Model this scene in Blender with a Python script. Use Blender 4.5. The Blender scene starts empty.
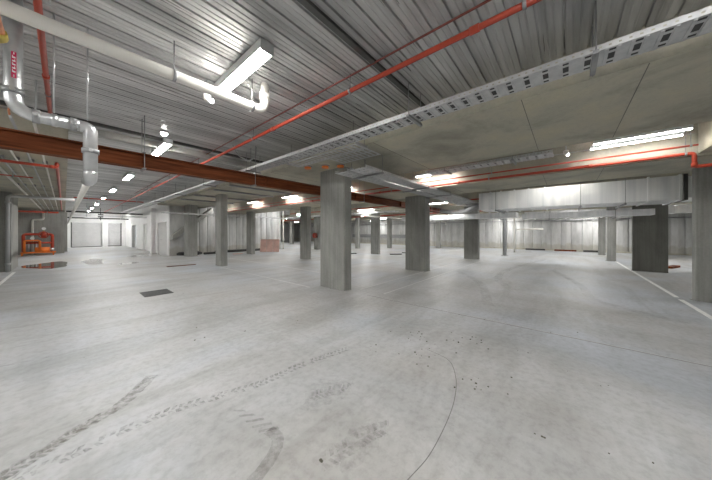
import bpy, math, random
from mathutils import Vector, Matrix
random.seed(7)
D = bpy.data
COL = bpy.context.scene.collection
R = math.radians

# ------------------------------------------------------------------ materials
def newmat(name):
    m = D.materials.new(name); m.use_nodes = True
    nt = m.node_tree; b = nt.nodes['Principled BSDF']
    return m, nt, b
def N(nt, t, **kw):
    n = nt.nodes.new(t)
    for k, v in kw.items(): setattr(n, k, v)
    return n
def ramp(nt, src, stops, interp='LINEAR'):
    r = N(nt, 'ShaderNodeValToRGB'); r.color_ramp.interpolation = interp
    e = r.color_ramp.elements
    while len(e) < len(stops): e.new(.5)
    for i, (p, c) in enumerate(stops):
        e[i].position = p
        e[i].color = (c[0], c[1], c[2], 1) if hasattr(c, '__len__') else (c, c, c, 1)
    nt.links.new(src, r.inputs[0]); return r.outputs[0]
def noise(nt, scale, detail=4, rough=.55, stretch=(1, 1, 1), dist=0, loc=(0, 0, 0), rot=(0, 0, 0), coord='Object'):
    tc = N(nt, 'ShaderNodeTexCoord'); mp = N(nt, 'ShaderNodeMapping')
    mp.inputs['Scale'].default_value = stretch; mp.inputs['Location'].default_value = loc
    mp.inputs['Rotation'].default_value = rot
    nt.links.new(tc.outputs[coord], mp.inputs[0])
    n = N(nt, 'ShaderNodeTexNoise'); n.inputs['Scale'].default_value = scale
    n.inputs['Detail'].default_value = detail; n.inputs['Roughness'].default_value = rough
    n.inputs['Distortion'].default_value = dist
    nt.links.new(mp.outputs[0], n.inputs['Vector']); return n.outputs['Fac']
def mix(nt, a, b, fac, mode='MIX'):
    m = N(nt, 'ShaderNodeMix'); m.data_type = 'RGBA'; m.blend_type = mode
    for sock, v in ((m.inputs[0], fac), (m.inputs[6], a), (m.inputs[7], b)):
        if hasattr(v, 'links') or isinstance(v, bpy.types.NodeSocket): nt.links.new(v, sock)
        elif hasattr(v, '__len__'): sock.default_value = (v[0], v[1], v[2], 1)
        else: sock.default_value = v
    return m.outputs[2]
def bump(nt, b, h, strength=.2, dist=.01):
    n = N(nt, 'ShaderNodeBump'); n.inputs['Strength'].default_value = strength; n.inputs['Distance'].default_value = dist
    nt.links.new(h, n.inputs['Height']); nt.links.new(n.outputs[0], b.inputs['Normal'])

def plain(name, c, rough=.5, metal=0, var=.12, scale=6, bmp=0, spec=.5, stretch=(1, 1, 1)):
    m, nt, b = newmat(name)
    n = noise(nt, scale, 4, .6, stretch)
    lo = tuple(x * (1 - var) for x in c); hi = tuple(min(1, x * (1 + var)) for x in c)
    nt.links.new(ramp(nt, n, [(.3, lo), (.7, hi)]), b.inputs['Base Color'])
    b.inputs['Roughness'].default_value = rough; b.inputs['Metallic'].default_value = metal
    b.inputs['Specular IOR Level'].default_value = spec
    if bmp: bump(nt, b, n, bmp)
    return m

def floor_mat():
    m, nt, b = newmat('floor concrete')
    big = noise(nt, .35, 5, .6, (1, .8, 1), .6)
    sweep = noise(nt, .9, 5, .65, (1, .25, 1), .8, rot=(0, 0, R(28)))
    sweep2 = noise(nt, 1.6, 5, .65, (.22, 1, 1), .5, rot=(0, 0, R(12)))
    fine = noise(nt, 14, 6, .7)
    c = ramp(nt, big, [(.34, (.405, .395, .38)), (.5, (.45, .455, .458)), (.64, (.45, .475, .51))])
    c = mix(nt, c, ramp(nt, sweep, [(.36, (.76, .76, .75)), (.56, (1, 1, 1))]), .75, 'MULTIPLY')
    c = mix(nt, c, ramp(nt, sweep2, [(.36, (.78, .77, .75)), (.52, (1, 1, 1)), (.7, (1.08, 1.08, 1.1))]), .75, 'MULTIPLY')
    c = mix(nt, c, ramp(nt, fine, [(.36, (.84, .84, .83)), (.52, (1, 1, 1)), (.66, (1.06, 1.06, 1.06))]), .9, 'MULTIPLY')
    sp = noise(nt, 55, 2, .5)
    c = mix(nt, c, ramp(nt, sp, [(.22, (.55, .52, .48)), (.29, (1, 1, 1))]), .6, 'MULTIPLY')
    nt.links.new(c, b.inputs['Base Color'])
    nt.links.new(ramp(nt, sweep, [(.3, .38), (.6, .56)]), b.inputs['Roughness'])
    b.inputs['Specular IOR Level'].default_value = .4
    bump(nt, b, fine, .08, .004)
    return m

def conc_mat(name, base, streak=True, warm=(1.0, .98, .92), dark=.72, sc=1.0):
    m, nt, b = newmat(name)
    big = noise(nt, .9 * sc, 6, .62, (1, 1, .7), .5)
    c = ramp(nt, big, [(.28, tuple(x * dark for x in base)), (.52, base), (.74, tuple(x * 1.16 * w for x, w in zip(base, warm)))])
    if streak:
        st = noise(nt, 17, 3, .55, (1, 1, .035))
        c = mix(nt, c, ramp(nt, st, [(.34, (.78, .78, .77)), (.56, (1, 1, 1)), (.75, (1.08, 1.08, 1.08))]), .7, 'MULTIPLY')
    fi = noise(nt, 26, 5, .7)
    c = mix(nt, c, ramp(nt, fi, [(.3, (.85, .85, .85)), (.55, (1, 1, 1))]), .7, 'MULTIPLY')
    nt.links.new(c, b.inputs['Base Color']); b.inputs['Roughness'].default_value = .78
    b.inputs['Specular IOR Level'].default_value = .3
    bump(nt, b, fi, .15, .004)
    return m

def deck_mat():
    m, nt, b = newmat('galvanised deck')
    n1 = noise(nt, 1.2, 5, .6, (.25, 2.2, 1), .3)
    n2 = noise(nt, 5, 4, .6, (.12, 3, 1))
    c = ramp(nt, n1, [(.34, (.36, .36, .358)), (.5, (.54, .54, .535)), (.66, (.72, .72, .71))])
    c = mix(nt, c, ramp(nt, n2, [(.3, (.78, .78, .78)), (.6, (1, 1, 1))]), .8, 'MULTIPLY')
    nt.links.new(c, b.inputs['Base Color'])
    b.inputs['Metallic'].default_value = .5
    nt.links.new(ramp(nt, n2, [(.3, .26), (.7, .40)]), b.inputs['Roughness'])
    return m

def galv_mat(name='galvanised steel', base=.62, rough=.32, metal=.8, st=(1, 1, 1)):
    m, nt, b = newmat(name)
    n = noise(nt, 9 if st[1] == 1 else 1.6, 3, .6, st)
    nt.links.new(ramp(nt, n, [(.3, (base * .82, base * .84, base * .86)), (.7, (base * 1.1, base * 1.1, base * 1.1))]), b.inputs['Base Color'])
    b.inputs['Metallic'].default_value = metal; b.inputs['Roughness'].default_value = rough
    return m

def emis(name, c, s):
    m, nt, b = newmat(name)
    b.inputs['Base Color'].default_value = (*c, 1)
    b.inputs['Emission Color'].default_value = (*c, 1); b.inputs['Emission Strength'].default_value = s
    return m

def stain_mat(name, c, lo, hi, scale=30, maxa=.7):
    m, nt, b = newmat(name)
    b.inputs['Base Color'].default_value = (*c, 1); b.inputs['Roughness'].default_value = .7
    n = noise(nt, scale, 4, .7)
    nt.links.new(ramp(nt, n, [(lo, 0), (hi, maxa)]), b.inputs['Alpha'])
    return m

def ribwall_mat():
    m, nt, b = newmat('ribbed wall concrete')
    n1 = noise(nt, 1.3, 4, .6, (1.0, 1.0, .12), .2)
    n2 = noise(nt, 4, 5, .6, (1, 1, .3))
    c = ramp(nt, n1, [(.32, (.42, .42, .42)), (.55, (.56, .56, .55)), (.72, (.66, .655, .64))])
    c = mix(nt, c, ramp(nt, n2, [(.3, (.75, .75, .73)), (.6, (1, 1, 1))]), .8, 'MULTIPLY')
    sep = N(nt, 'ShaderNodeSeparateXYZ'); tc = N(nt, 'ShaderNodeTexCoord')
    nt.links.new(tc.outputs['Object'], sep.inputs[0])
    # clay dirt splashed along the foot of the wall
    add = N(nt, 'ShaderNodeMath', operation='ADD'); nt.links.new(sep.outputs[2], add.inputs[0])
    nz = noise(nt, 2, 4, .7); mu = N(nt, 'ShaderNodeMath', operation='MULTIPLY'); nt.links.new(nz, mu.inputs[0]); mu.inputs[1].default_value = -.9
    nt.links.new(mu.outputs[0], add.inputs[1])
    dirt = ramp(nt, add.outputs[0], [(.0, .5), (.12, 0)])
    c = mix(nt, c, (.36, .33, .27), dirt)
    nt.links.new(c, b.inputs['Base Color']); b.inputs['Roughness'].default_value = .7
    return m

M = dict(
    floor=floor_mat(),
    column=conc_mat('column concrete', (.33, .33, .31)),
    soffit=conc_mat('soffit concrete', (.47, .45, .37), False, (1.0, .97, .86), .60, 1.0),
    wallc=conc_mat('wall concrete', (.42, .42, .395), False),
    darkwall=conc_mat('grey recess concrete', (.36, .36, .335), True),
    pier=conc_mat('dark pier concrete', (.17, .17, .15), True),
    white=plain('painted plaster', (.82, .82, .81), .6, 0, .05, 2),
    deck=deck_mat(), rib=ribwall_mat(),
    galv=galv_mat(), galvd=galv_mat('duct steel', .88, .32, .4, (1, 3, .12)), tray=galv_mat('tray steel', .62, .38, .6),
    bed=galv_mat('tray bed steel', .60, .42, .45),
    strut=galv_mat('strut steel', .33, .5, .6),
    pvc=plain('white pvc', (.74, .72, .67), .35, 0, .05, 3),
    grey_pvc=plain('grey pvc', (.45, .46, .46), .45, 0, .08, 3),
    red=plain('red pipe paint', (.44, .055, .025), .38, 0, .12, 5),
    redoxide=plain('red oxide primer', (.15, .045, .017), .75, 0, .6, 3, stretch=(.4, 3, 6), spec=.15),
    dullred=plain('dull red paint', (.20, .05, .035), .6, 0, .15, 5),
    orange=plain('orange conduit plastic', (.80, .20, .03), .4, 0, .1, 6),
    brass=plain('brass', (.55, .45, .12), .4, .7, .1, 6),
    black=plain('black plastic', (.03, .03, .03), .5, 0, .3, 8),
    dark=plain('dark steel', (.06, .06, .058), .6, .3, .3, 8),
    seam=plain('joint steel', (.10, .10, .095), .5, .5, .2, 5),
    housing=plain('light housing', (.55, .56, .56), .4, .2, .05, 4),
    lamp=emis('lamp diffuser', (1, .99, .965), 30.0),
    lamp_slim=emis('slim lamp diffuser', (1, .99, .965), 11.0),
    lampfar=emis('emergency lamp diffuser', (1, .99, .965), 6.0),
    exitg=emis('exit sign face', (.55, 1, .72), 1.6),
    exitw=emis('exit sign pictogram', (1, 1, 1), 3),
    line=plain('white line paint', (.78, .78, .76), .6, 0, .12, 12),
    dust=plain('pale grout', (.60, .60, .585), .7, 0, .1, 12),
    sawcut=plain('saw cut', (.16, .155, .15), .9, 0, .2, 20),
    pink=plain('pink board', (.72, .47, .40), .7, 0, .16, 3),
    slat=plain('roller slat steel', (.85, .85, .85), .4, .1, .06, 3),
    label_red=plain('red label', (.60, .02, .10), .4, 0, .05, 5),
    label_white=plain('white print', (.85, .85, .85), .5, 0, .02, 5),
    skin=plain('copper cable', (.55, .22, .10), .5, .2, .2, 8),
    darkinside=plain('doorway interior', (.05, .05, .048), .8, 0, .2, 2),  # near-black colour stands in for the unlit space behind the doorways
    reddoor=plain('dark red board', (.22, .035, .03), .6, 0, .2, 3),
    stain=stain_mat('tyre dust', (.29, .28, .26), .38, .66, 22, .5),
    stain2=stain_mat('faint dust', (.30, .285, .265), .42, .72, 11, .28),
    skid=stain_mat('rubber skid', (.27, .255, .235), .3, .7, 14, .42),
    smear=stain_mat('smeared dust', (.30, .285, .26), .38, .66, 16, .55),
    arc=stain_mat('faint tyre arc', (.37, .355, .33), .35, .8, 2.2, .22),
    speck=plain('dirt crumb', (.10, .095, .07), .9, 0, .3, 30),
)
mw, nt, b = newmat('puddle water')
b.inputs['Base Color'].default_value = (.16, .15, .13, 1); b.inputs['Roughness'].default_value = .03
b.inputs['Specular IOR Level'].default_value = .9
M['water'] = mw

# ------------------------------------------------------------------ mesh builder
class MB:
    def __init__(s): s.v = []; s.f = []; s.smooth = []; s.marks = []
    def mark(s): s.marks.append((len(s.v), len(s.f)))
    def quad(s, a, b, c, d):
        n = len(s.v); s.v += [tuple(a), tuple(b), tuple(c), tuple(d)]; s.f.append((n, n+1, n+2, n+3)); s.smooth.append(False)
    def box(s, x0, x1, y0, y1, z0, z1, bev=0):
        s.mark()
        if bev:
            # chamfer the vertical edges
            p = [(x0+bev, y0), (x1-bev, y0), (x1, y0+bev), (x1, y1-bev), (x1-bev, y1), (x0+bev, y1), (x0, y1-bev), (x0, y0+bev)]
            return s.prism(p, z0, z1)
        n = len(s.v)
        s.v += [(x0,y0,z0),(x1,y0,z0),(x1,y1,z0),(x0,y1,z0),(x0,y0,z1),(x1,y0,z1),(x1,y1,z1),(x0,y1,z1)]
        s.f += [(n+3,n+2,n+1,n),(n+4,n+5,n+6,n+7),(n,n+1,n+5,n+4),(n+1,n+2,n+6,n+5),(n+2,n+3,n+7,n+6),(n+3,n,n+4,n+7)]
        s.smooth += [False]*6; return s
    def prism(s, pts, z0, z1):
        n = len(s.v); k = len(pts)
        s.v += [(x, y, z0) for x, y in pts] + [(x, y, z1) for x, y in pts]
        s.f.append(tuple(range(n+k-1, n-1, -1))); s.f.append(tuple(range(n+k, n+2*k)))
        for i in range(k):
            j = (i+1) % k; s.f.append((n+i, n+j, n+k+j, n+k+i))
        s.smooth += [False]*(k+2); return s
    def extrude(s, prof, axis, a0, a1):
        """closed profile of (u,w) pairs run along 'x' (u=y,w=z) or 'y' (u=x,w=z)"""
        n = len(s.v); k = len(prof)
        for a in (a0, a1):
            for u, w in prof: s.v.append((a, u, w) if axis == 'x' else (u, a, w))
        for i in range(k):
            j = (i+1) % k; s.f.append((n+i, n+j, n+k+j, n+k+i))
        s.f.append(tuple(range(n+k-1, n-1, -1))); s.f.append(tuple(range(n+k, n+2*k)))
        s.smooth += [False]*(k+2); return s
    def beam(s, p, q, w, h):
        """oblong bar between two points"""
        p, q = Vector(p), Vector(q); d = (q-p).normalized()
        up = Vector((0,0,1)) if abs(d.z) < .9 else Vector((1,0,0))
        a = d.cross(up).normalized()*(w/2); c = a.cross(d).normalized()*(h/2)
        n = len(s.v)
        for e in (p, q): s.v += [tuple(e-a-c), tuple(e+a-c), tuple(e+a+c), tuple(e-a+c)]
        s.f += [(n,n+1,n+2,n+3),(n+7,n+6,n+5,n+4)] + [(n+i, n+4+i, n+4+(i+1)%4, n+(i+1)%4) for i in range(4)]
        s.smooth += [False]*6; return s
    def tube(s, pts, r, seg=12, bend=0, caps=True):
        s.mark()
        pts = [Vector(p) for p in pts]
        if bend and len(pts) > 2:
            out = [pts[0]]
            for i in range(1, len(pts)-1):
                a, o, c = pts[i-1], pts[i], pts[i+1]
                d0 = (a-o); d1 = (c-o); bb = min(bend, d0.length*.49, d1.length*.49)
                A = o+d0.normalized()*bb; C = o+d1.normalized()*bb
                for t in range(7):
                    t /= 6; out.append(A*(1-t)**2 + o*2*t*(1-t) + C*t*t)
            out.append(pts[-1]); pts = out
        rings = []; up = None
        for i, p in enumerate(pts):
            d = (pts[min(i+1, len(pts)-1)] - pts[max(i-1, 0)]).normalized()
            if up is None: up = Vector((0,0,1)) if abs(d.z) < .9 else Vector((1,0,0))
            a = d.cross(up).normalized(); c = a.cross(d).normalized(); up = c
            n = len(s.v); rr = r[i] if hasattr(r, '__len__') else r
            for k in range(seg):
                t = 2*math.pi*k/seg; s.v.append(tuple(p + a*math.cos(t)*rr + c*math.sin(t)*rr))
            rings.append(n)
        for i in range(len(rings)-1):
            for k in range(seg):
                k2 = (k+1) % seg; s.f.append((rings[i]+k, rings[i]+k2, rings[i+1]+k2, rings[i+1]+k)); s.smooth.append(True)
        if caps:
            s.f.append(tuple(rings[0]+k for k in range(seg-1, -1, -1))); s.f.append(tuple(rings[-1]+k for k in range(seg))); s.smooth += [False, False]
        return s
    def sheet(s, us, ws, holes, fn, th):
        """thin plate of grid cells with real holes; fn(u,w,t)->xyz"""
        idx = {}
        def vv(i, j, t):
            if (i, j, t) not in idx: idx[(i, j, t)] = len(s.v); s.v.append(fn(us[i], ws[j], t*th))
            return idx[(i, j, t)]
        nu, nw = len(us)-1, len(ws)-1
        solid = lambda i, j: 0 <= i < nu and 0 <= j < nw and not holes(i, j)
        for i in range(nu):
            for j in range(nw):
                if not solid(i, j): continue
                s.f.append((vv(i,j,0), vv(i+1,j,0), vv(i+1,j+1,0), vv(i,j+1,0)))
                s.f.append((vv(i,j+1,1), vv(i+1,j+1,1), vv(i+1,j,1), vv(i,j,1)))
                s.smooth += [False]*2
                for di, dj, a, c in ((-1,0,(i,j),(i,j+1)),(1,0,(i+1,j+1),(i+1,j)),(0,-1,(i+1,j),(i,j)),(0,1,(i,j+1),(i+1,j+1))):
                    if not solid(i+di, j+dj):
                        s.f.append((vv(*a,0), vv(*c,0), vv(*c,1), vv(*a,1))); s.smooth.append(False)
        return s
    def build_each(s, name, mat, parent):
        """every box or tube collected becomes a part of its own"""
        ms = s.marks+[(len(s.v), len(s.f))]; out = []
        for (v0, f0), (v1, f1) in zip(ms[:-1], ms[1:]):
            if v1 == v0: continue
            q = MB(); q.v = s.v[v0:v1]; q.f = [tuple(i-v0 for i in f) for f in s.f[f0:f1]]; q.smooth = s.smooth[f0:f1]
            out.append(q.build(name, mat, parent))
        return out
    def build(s, name, mat, parent=None, loc=(0,0,0)):
        me = D.meshes.new(name)
        if parent is not None:
            r = parent
            while r.parent: r = r.parent
            off = Vector(r.location)
        else: off = Vector(loc)
        me.from_pydata([(x-off.x, y-off.y, z-off.z) for x, y, z in s.v], [], s.f)
        for p, sm in zip(me.polygons, s.smooth): p.use_smooth = sm
        me.materials.append(M[mat] if isinstance(mat, str) else mat)
        o = D.objects.new(name, me); COL.objects.link(o)
        if parent is not None: o.parent = parent
        else: o.location = off
        return o

def B(*a, **k): return MB().box(*a, **k)
def tag(o, label=None, cat=None, group=None, kind=None):
    if label: o['label'] = label
    if cat: o['category'] = cat
    if group: o['group'] = group
    if kind: o['kind'] = kind
    return o
def thing(name, label, cat, loc=(0,0,0), group=None):
    o = D.objects.new(name, None); COL.objects.link(o); o.location = loc; o.empty_display_size = .1
    return tag(o, label, cat, group)
def struct(name, mb, mat, label=None):
    o = mb.build(name, mat); o['kind'] = 'structure'
    if label: o['label'] = label
    return o
def copy_tree(o, parent=None):
    c = o.copy(); COL.objects.link(c); c.parent = parent
    for ch in list(o.children): copy_tree(ch, c)
    return c

H = 3.52          # underside of the metal deck
S = 3.17          # underside of the concrete band beams
X0, X1, Y0, Y1 = -6.0, 26.0, -9.0, 36.6

# ------------------------------------------------------------------ setting
fl = struct('floor', B(X0-.3, X1+.3, Y0-.3, Y1+2.6, -.2, 0), 'floor')

# ribbed deck: one sheet whose profile repeats every 200 mm, run along X
def deck():
    s = MB(); prof = []; y = Y0
    while y < Y1:
        prof += [(y, H), (y+.004, H+.028), (y+.022, H+.028), (y+.026, H), (y+.078, H), (y+.084, H-.006), (y+.092, H-.006), (y+.098, H),
                 (y+.136, H), (y+.142, H-.006), (y+.150, H-.006), (y+.156, H)]
        y += .2
    prof.append((y, H))
    n = len(s.v)
    for x in (X0, X1):
        for u, w in prof: s.v.append((x, u, w))
    k = len(prof)
    for i in range(k-1): s.f.append((n+i, n+i+1, n+k+i+1, n+k+i)); s.smooth.append(False)
    # slab poured on top of the sheet closes it
    s.box(X0-.2, X1+.2, Y0-.2, Y1+.3, H+.06, H+.3)
    return s
struct('ceiling', deck(), 'deck')

# concrete band beams running down the hall
bands = [(3.72, 6.30), (7.56, 9.35), (13.3, 15.7), (17.2, 19.3), (21.6, 23.8)]
BZ = [3.17, 2.9, 2.9, 2.9, 2.9]
SL = 3.02
for i, (a, b_) in enumerate(bands):
    yend = Y1 if i > 2 else 19.2
    S_ = BZ[i]; mb = B(a, b_, Y0, yend, S_, H+.04)
    o = struct('ceiling_beam', mb, 'soffit')
    for j, yy in enumerate([-2.8, -.63, .43, 2.75, 6.3, 9.2, 12.4]):
        B(a+.02, b_-.02, yy-.004, yy+.004, S_-.003, S_+.003).build('formwork_joint', 'sawcut', o)
# slab thickening left of the hall and cross bands
struct('ceiling_slab', B(X0, .05, 7.0, Y1, SL, H+.04), 'soffit')
struct('ceiling_slab', B(6.30, 7.56, Y0, -1.86, 2.95, H+.04), 'soffit')
struct('ceiling_slab', B(.05, 3.72, 7.02, 7.16, H-.13, H+.04), 'wallc')
struct('trim_1', B(X0, 3.72, 1.70, 1.76, H-.035, H+.02), 'seam')
struct('trim_2', B(X0, 3.72, 6.62, 6.68, H-.05, H+.02), 'seam')
struct('trim_3', B(6.30, 7.56, 4.9, 4.96, H-.035, H+.02), 'seam')

# outer walls
def ribwall(axis, a0, a1, c, z1, sign, pitch=.62):
    s = MB(); k = a0; pr = []
    while k < a1-.01:
        w = min(pitch, a1-k)
        pr += [(k, c), (k+w*.10, c+sign*.05), (k+w*.5, c+sign*.085), (k+w*.90, c+sign*.05)]
        k += w
    pr += [(a1, c), (a1, c-sign*.25), (a0, c-sign*.25)]
    n = len(s.v); m = len(pr)
    for z in (0, z1):
        for u, w in pr: s.v.append((u, w, z) if axis == 'x' else (w, u, z))
    for i in range(m):
        j = (i+1) % m; s.f.append((n+i, n+j, n+m+j, n+m+i)); s.smooth.append(False)
    s.f.append(tuple(range(n, n+m))); s.f.append(tuple(range(n+m, n+2*m))); s.smooth += [False]*2
    return s
struct('wall_right', ribwall('y', Y0, Y1, X1, H+.04, -1), 'rib')
struct('wall_behind', B(X0, X1, Y0-.25, Y0, 0, H+.04), 'wallc')
struct('wall_left', B(X0-.25, X0, Y0, Y1, 0, H+.04), 'wallc')
bw = MB(); bw.box(X0, .42, Y1, Y1+.25, 0, H+.04); bw.box(4.02, 4.6, Y1, Y1+.25, 0, H+.04); bw.box(.42, 4.02, Y1, Y1+.25, 2.45, H+.04); bw.box(12.3, X1, Y1, Y1+.25, 0, H+.04)
struct('wall_back', bw, 'white')
# core block in the middle: ribbed front, plain side with two doorways
struct('wall_front', ribwall('x', 5.0, 12.4, 19.25, H+.04, -1, .5), 'rib')
side = MB()
for a, b_ in ((19.25, 19.8), (21.9, 25.6), (26.8, 30.0), (32.2, Y1)): side.box(4.3, 4.55, a, b_, 0, H+.04)
for a, b_ in ((19.8, 21.9), (25.6, 26.8), (30.0, 32.2)): side.box(4.3, 4.55, a, b_, 2.15, H+.04)
struct('wall_hall', side, 'white')
struct('wall_hall', B(4.3, 5.1, 19.0, 19.245, 0, H+.04), 'rib')
struct('wall_core', B(12.15, 12.4, 19.5, Y1, 0, H+.04), 'wallc')
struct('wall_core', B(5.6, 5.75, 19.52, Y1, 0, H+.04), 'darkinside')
# recess walls at the left
lw = MB(); lw.box(X0, -1.3, 16.1, 16.35, 0, SL); lw.box(-1.55, -1.3, 16.35, 18.3, 0, SL)
struct('wall_recess', lw, 'darkwall')
struct('wall_recess', B(X0, .02, 27.0, 27.2, 0, SL), 'darkwall')
struct('wall_recess', B(-5.8, .02, 29.6, 36.5, 0, SL), 'white')

# doors ---------------------------------------------------------------
gd = thing('roller_door', 'pale grey slatted roller door closing the far end of the hall', 'door', (2.2, Y1+.05, 0))
s = MB()
z = .06
while z < 2.38:
    s.extrude([(Y1+.10, z), (Y1+.06, z+.012), (Y1+.045, z+.05), (Y1+.06, z+.076), (Y1+.10, z+.08)], 'x', .5, 3.94); z += .1
s.build('curtain', 'slat', gd)
B(.5, 3.94, Y1+.105, Y1+.115, .06, 2.4).build('backing', 'seam', gd)
B(.5, 3.94, Y1+.04, Y1+.12, 0, .06).build('bottom_rail', 'dark', gd)
for x in (.42, 3.94): B(x, x+.08, Y1-.02, Y1+.14, 0, 2.45).build('guide_rail', 'seam', gd)
gp = B(2.55, 2.95, Y1-.35, Y1-.03, 0, 2.5).build('door_post', 'white')
tag(gp, 'white square post standing in front of the roller door', 'post'); 
o = struct('door_2', B(4.33, 4.38, 20.0, 20.04, .02, 2.1), 'white')
dl = thing('door_leaf', 'narrow white door leaf standing open at the near doorway of the hall wall', 'door', (4.28, 19.8, 0))
D.objects.remove(o)
B(3.93, 4.28, 19.82, 19.87, .01, 2.1).build('panel', 'white', dl)
MB().tube([(3.98, 19.82, 1.02), (3.98, 19.76, 1.02), (4.08, 19.76, 1.02)], .012, 8).build('handle', 'galv', dl)
rb = B(4.4, 4.44, 20.7, 21.6, 0, 2.0).build('board', 'reddoor'); tag(rb, 'dark red board standing inside the near doorway', 'board')
for nme, a, b_ in (('trim_4', 19.8, 21.9), ('trim_5', 25.6, 26.8), ('trim_6', 30.0, 32.2)):
    s = MB(); s.box(4.26, 4.3, a-.06, a, 0, 2.21); s.box(4.26, 4.3, b_, b_+.06, 0, 2.21); s.box(4.26, 4.3, a, b_, 2.15, 2.21)
    struct(nme, s, 'white')
d3 = struct('door_3', B(4.36, 4.4, 25.62, 26.78, 0, 2.14), 'white')
MB().tube([(4.35, 25.8, 1.0), (4.30, 25.8, 1.0), (4.30, 25.92, 1.0)], .012, 8).build('handle', 'galv', d3)
# dark strip along the far wall
struct('trim_7', B(25.78, 25.90, 12.5, 22.5, .8, 1.2), 'strut')
struct('trim_8', B(25.72, 25.90, -8.8, 36.4, 0, .10), 'soffit')

def over(x):
    for (a, b_), z in zip(bands, BZ):
        if a-.05 <= x <= b_+.05: return z
    return H
# ------------------------------------------------------------------ columns
def column(x0, x1, y0, y1, label, top=S, mat='column', grp=None, steps=2):
    t = thing('concrete_column', label, 'column', ((x0+x1)/2, (y0+y1)/2, 0), grp)
    B(x0, x1, y0, y1, 0, top, bev=.015).build('shaft', mat, t)
    # mortar smear where the column meets the slab
    s = MB()
    cx, cy = (x0+x1)/2, (y0+y1)/2; k = 26; pts = []
    for i in range(k):
        a = 2*math.pi*i/k; ca, sa = math.cos(a), math.sin(a)
        q = min((x1-x0)/2/max(abs(ca), 1e-6), (y1-y0)/2/max(abs(sa), 1e-6)) + random.uniform(.02, .06)
        pts.append((cx+ca*q, cy+sa*q))
    s.prism(pts, 0, .008).build('mortar_smear', 'column', t)
    return t
cols = [
 (4.61, 4.88, 4.29, 5.22, 'nearest tall grey concrete column, in the middle beside the cable trays'),
 (8.82, 9.24, 4.05, 4.90, 'wide grey concrete column just right of the nearest one'),
 (14.6, 14.95, 3.66, 4.40, 'dark grey concrete column below the duct end, third in the row going right'),
 (4.43, 4.72, 11.5, 12.1, 'slim concrete column left of the nearest one, behind the red steel beam'),
 (4.85, 5.35, 17.4, 18.2, 'broad pale concrete column in front of the slanting stair underside'),
 (8.54, 8.84, 10.75, 11.35, 'pale concrete column next to the green exit sign'),
 (8.15, 8.45, 16.2, 16.85, 'pale concrete column immediately left of the pink board'),
 (13.65, 13.95, 9.65, 10.25, 'distant concrete column midway between the two nearest centre columns'),
 (8.87, 9.1, -3.2, -2.15, 'massive concrete column cut by the right edge of the photo'),
 (14.25, 14.42, -2.85, -1.97, 'dark wide concrete pier under the silver duct at right'),
 (18.16, 18.5, -1.95, -1.62, 'slim concrete column left of the dark pier under the duct'),
 (22.57, 22.85, -1.95, -1.62, 'thin far concrete column behind the slim one beside the dark pier'),
 (14.2, 14.5, 16.3, 16.9, 'far column carrying the red hose reel'),
 (17.15, 17.45, 14.3, 14.65, 'far column just right of the nearest column near the back'),
 (19.6, 19.9, 12.45, 12.8, 'small far column just left of the second large column'),
 (22.6, 22.9, 8.95, 9.3, 'small far column just right of the second large column'),
 (18.0, 18.3, 25.5, 26.0, 'distant column seen through the gap beside the pink board'),
 (-.12, .17, 29.2, 29.55, 'grey concrete column at the left side of the roller door'),
 (3.9, 4.15, 21.9, 22.2, 'bright narrow column in front of the hall wall between doorways'),
]
for i, (a, b_, c_, d_, l) in enumerate(cols):
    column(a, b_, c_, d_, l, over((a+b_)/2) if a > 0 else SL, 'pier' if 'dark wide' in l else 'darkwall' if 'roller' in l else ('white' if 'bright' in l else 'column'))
sp = thing('steel_post', 'slender steel post standing in front of the far ribbed wall', 'post', (18.1, 2.95, 0))
s = MB(); s.box(18.0, 18.2, 2.86, 2.875, 0, 2.9); s.box(18.0, 18.2, 3.045, 3.06, 0, 2.9); s.box(18.09, 18.11, 2.875, 3.045, 0, 2.9)
s.build('shaft', 'strut', sp); B(17.92, 18.28, 2.78, 3.14, 0, .02).build('base_plate', 'strut', sp)

# ------------------------------------------------------------------ red oxide steel beam
sb = thing('steel_beam', 'long red-brown primed steel beam hung crosswise below the deck', 'beam', (5, 5.66, 2.6))
def ibeam(x0, x1):
    y = 5.66; z0, z1 = 2.61, 2.86; w = .09; t = .016
    return MB().extrude([(y-w, z0), (y+w, z0), (y+w, z0+t), (y+.006, z0+t), (y+.006, z1-t), (y+w, z1-t), (y+w, z1), (y-w, z1), (y-w, z1-t), (y-.006, z1-t), (y-.006, z0+t), (y-w, z0+t)], 'x', x0, x1)
ibeam(-5.9, 17.0).build('joist', 'redoxide', sb)
for x in (-2.2, .9, 3.2, 6.6, 9.7, 12.8):
    s = MB()
    s.box(x-.004, x+.004, 5.58, 5.652, 2.627, 2.843); s.box(x-.004, x+.004, 5.668, 5.74, 2.627, 2.843)
    s.build_each('stiffener', 'redoxide', sb)
for x in (.9, 2.9, 7.0, 11.6):
    s = MB(); 
    for dy in (-.11, .11): s.tube([(x, 5.66+dy, 2.57), (x, 5.66+dy, over(x))], .006, 6)
    s.build_each('hanger_rod', 'strut', sb)
    s = MB(); s.box(x-.02, x+.02, 5.53, 5.79, 2.585, 2.608); s.box(x-.02, x+.02, 5.53, 5.79, 2.862, 2.88)
    s.build_each('hanger_clamp', 'strut', sb)

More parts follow.
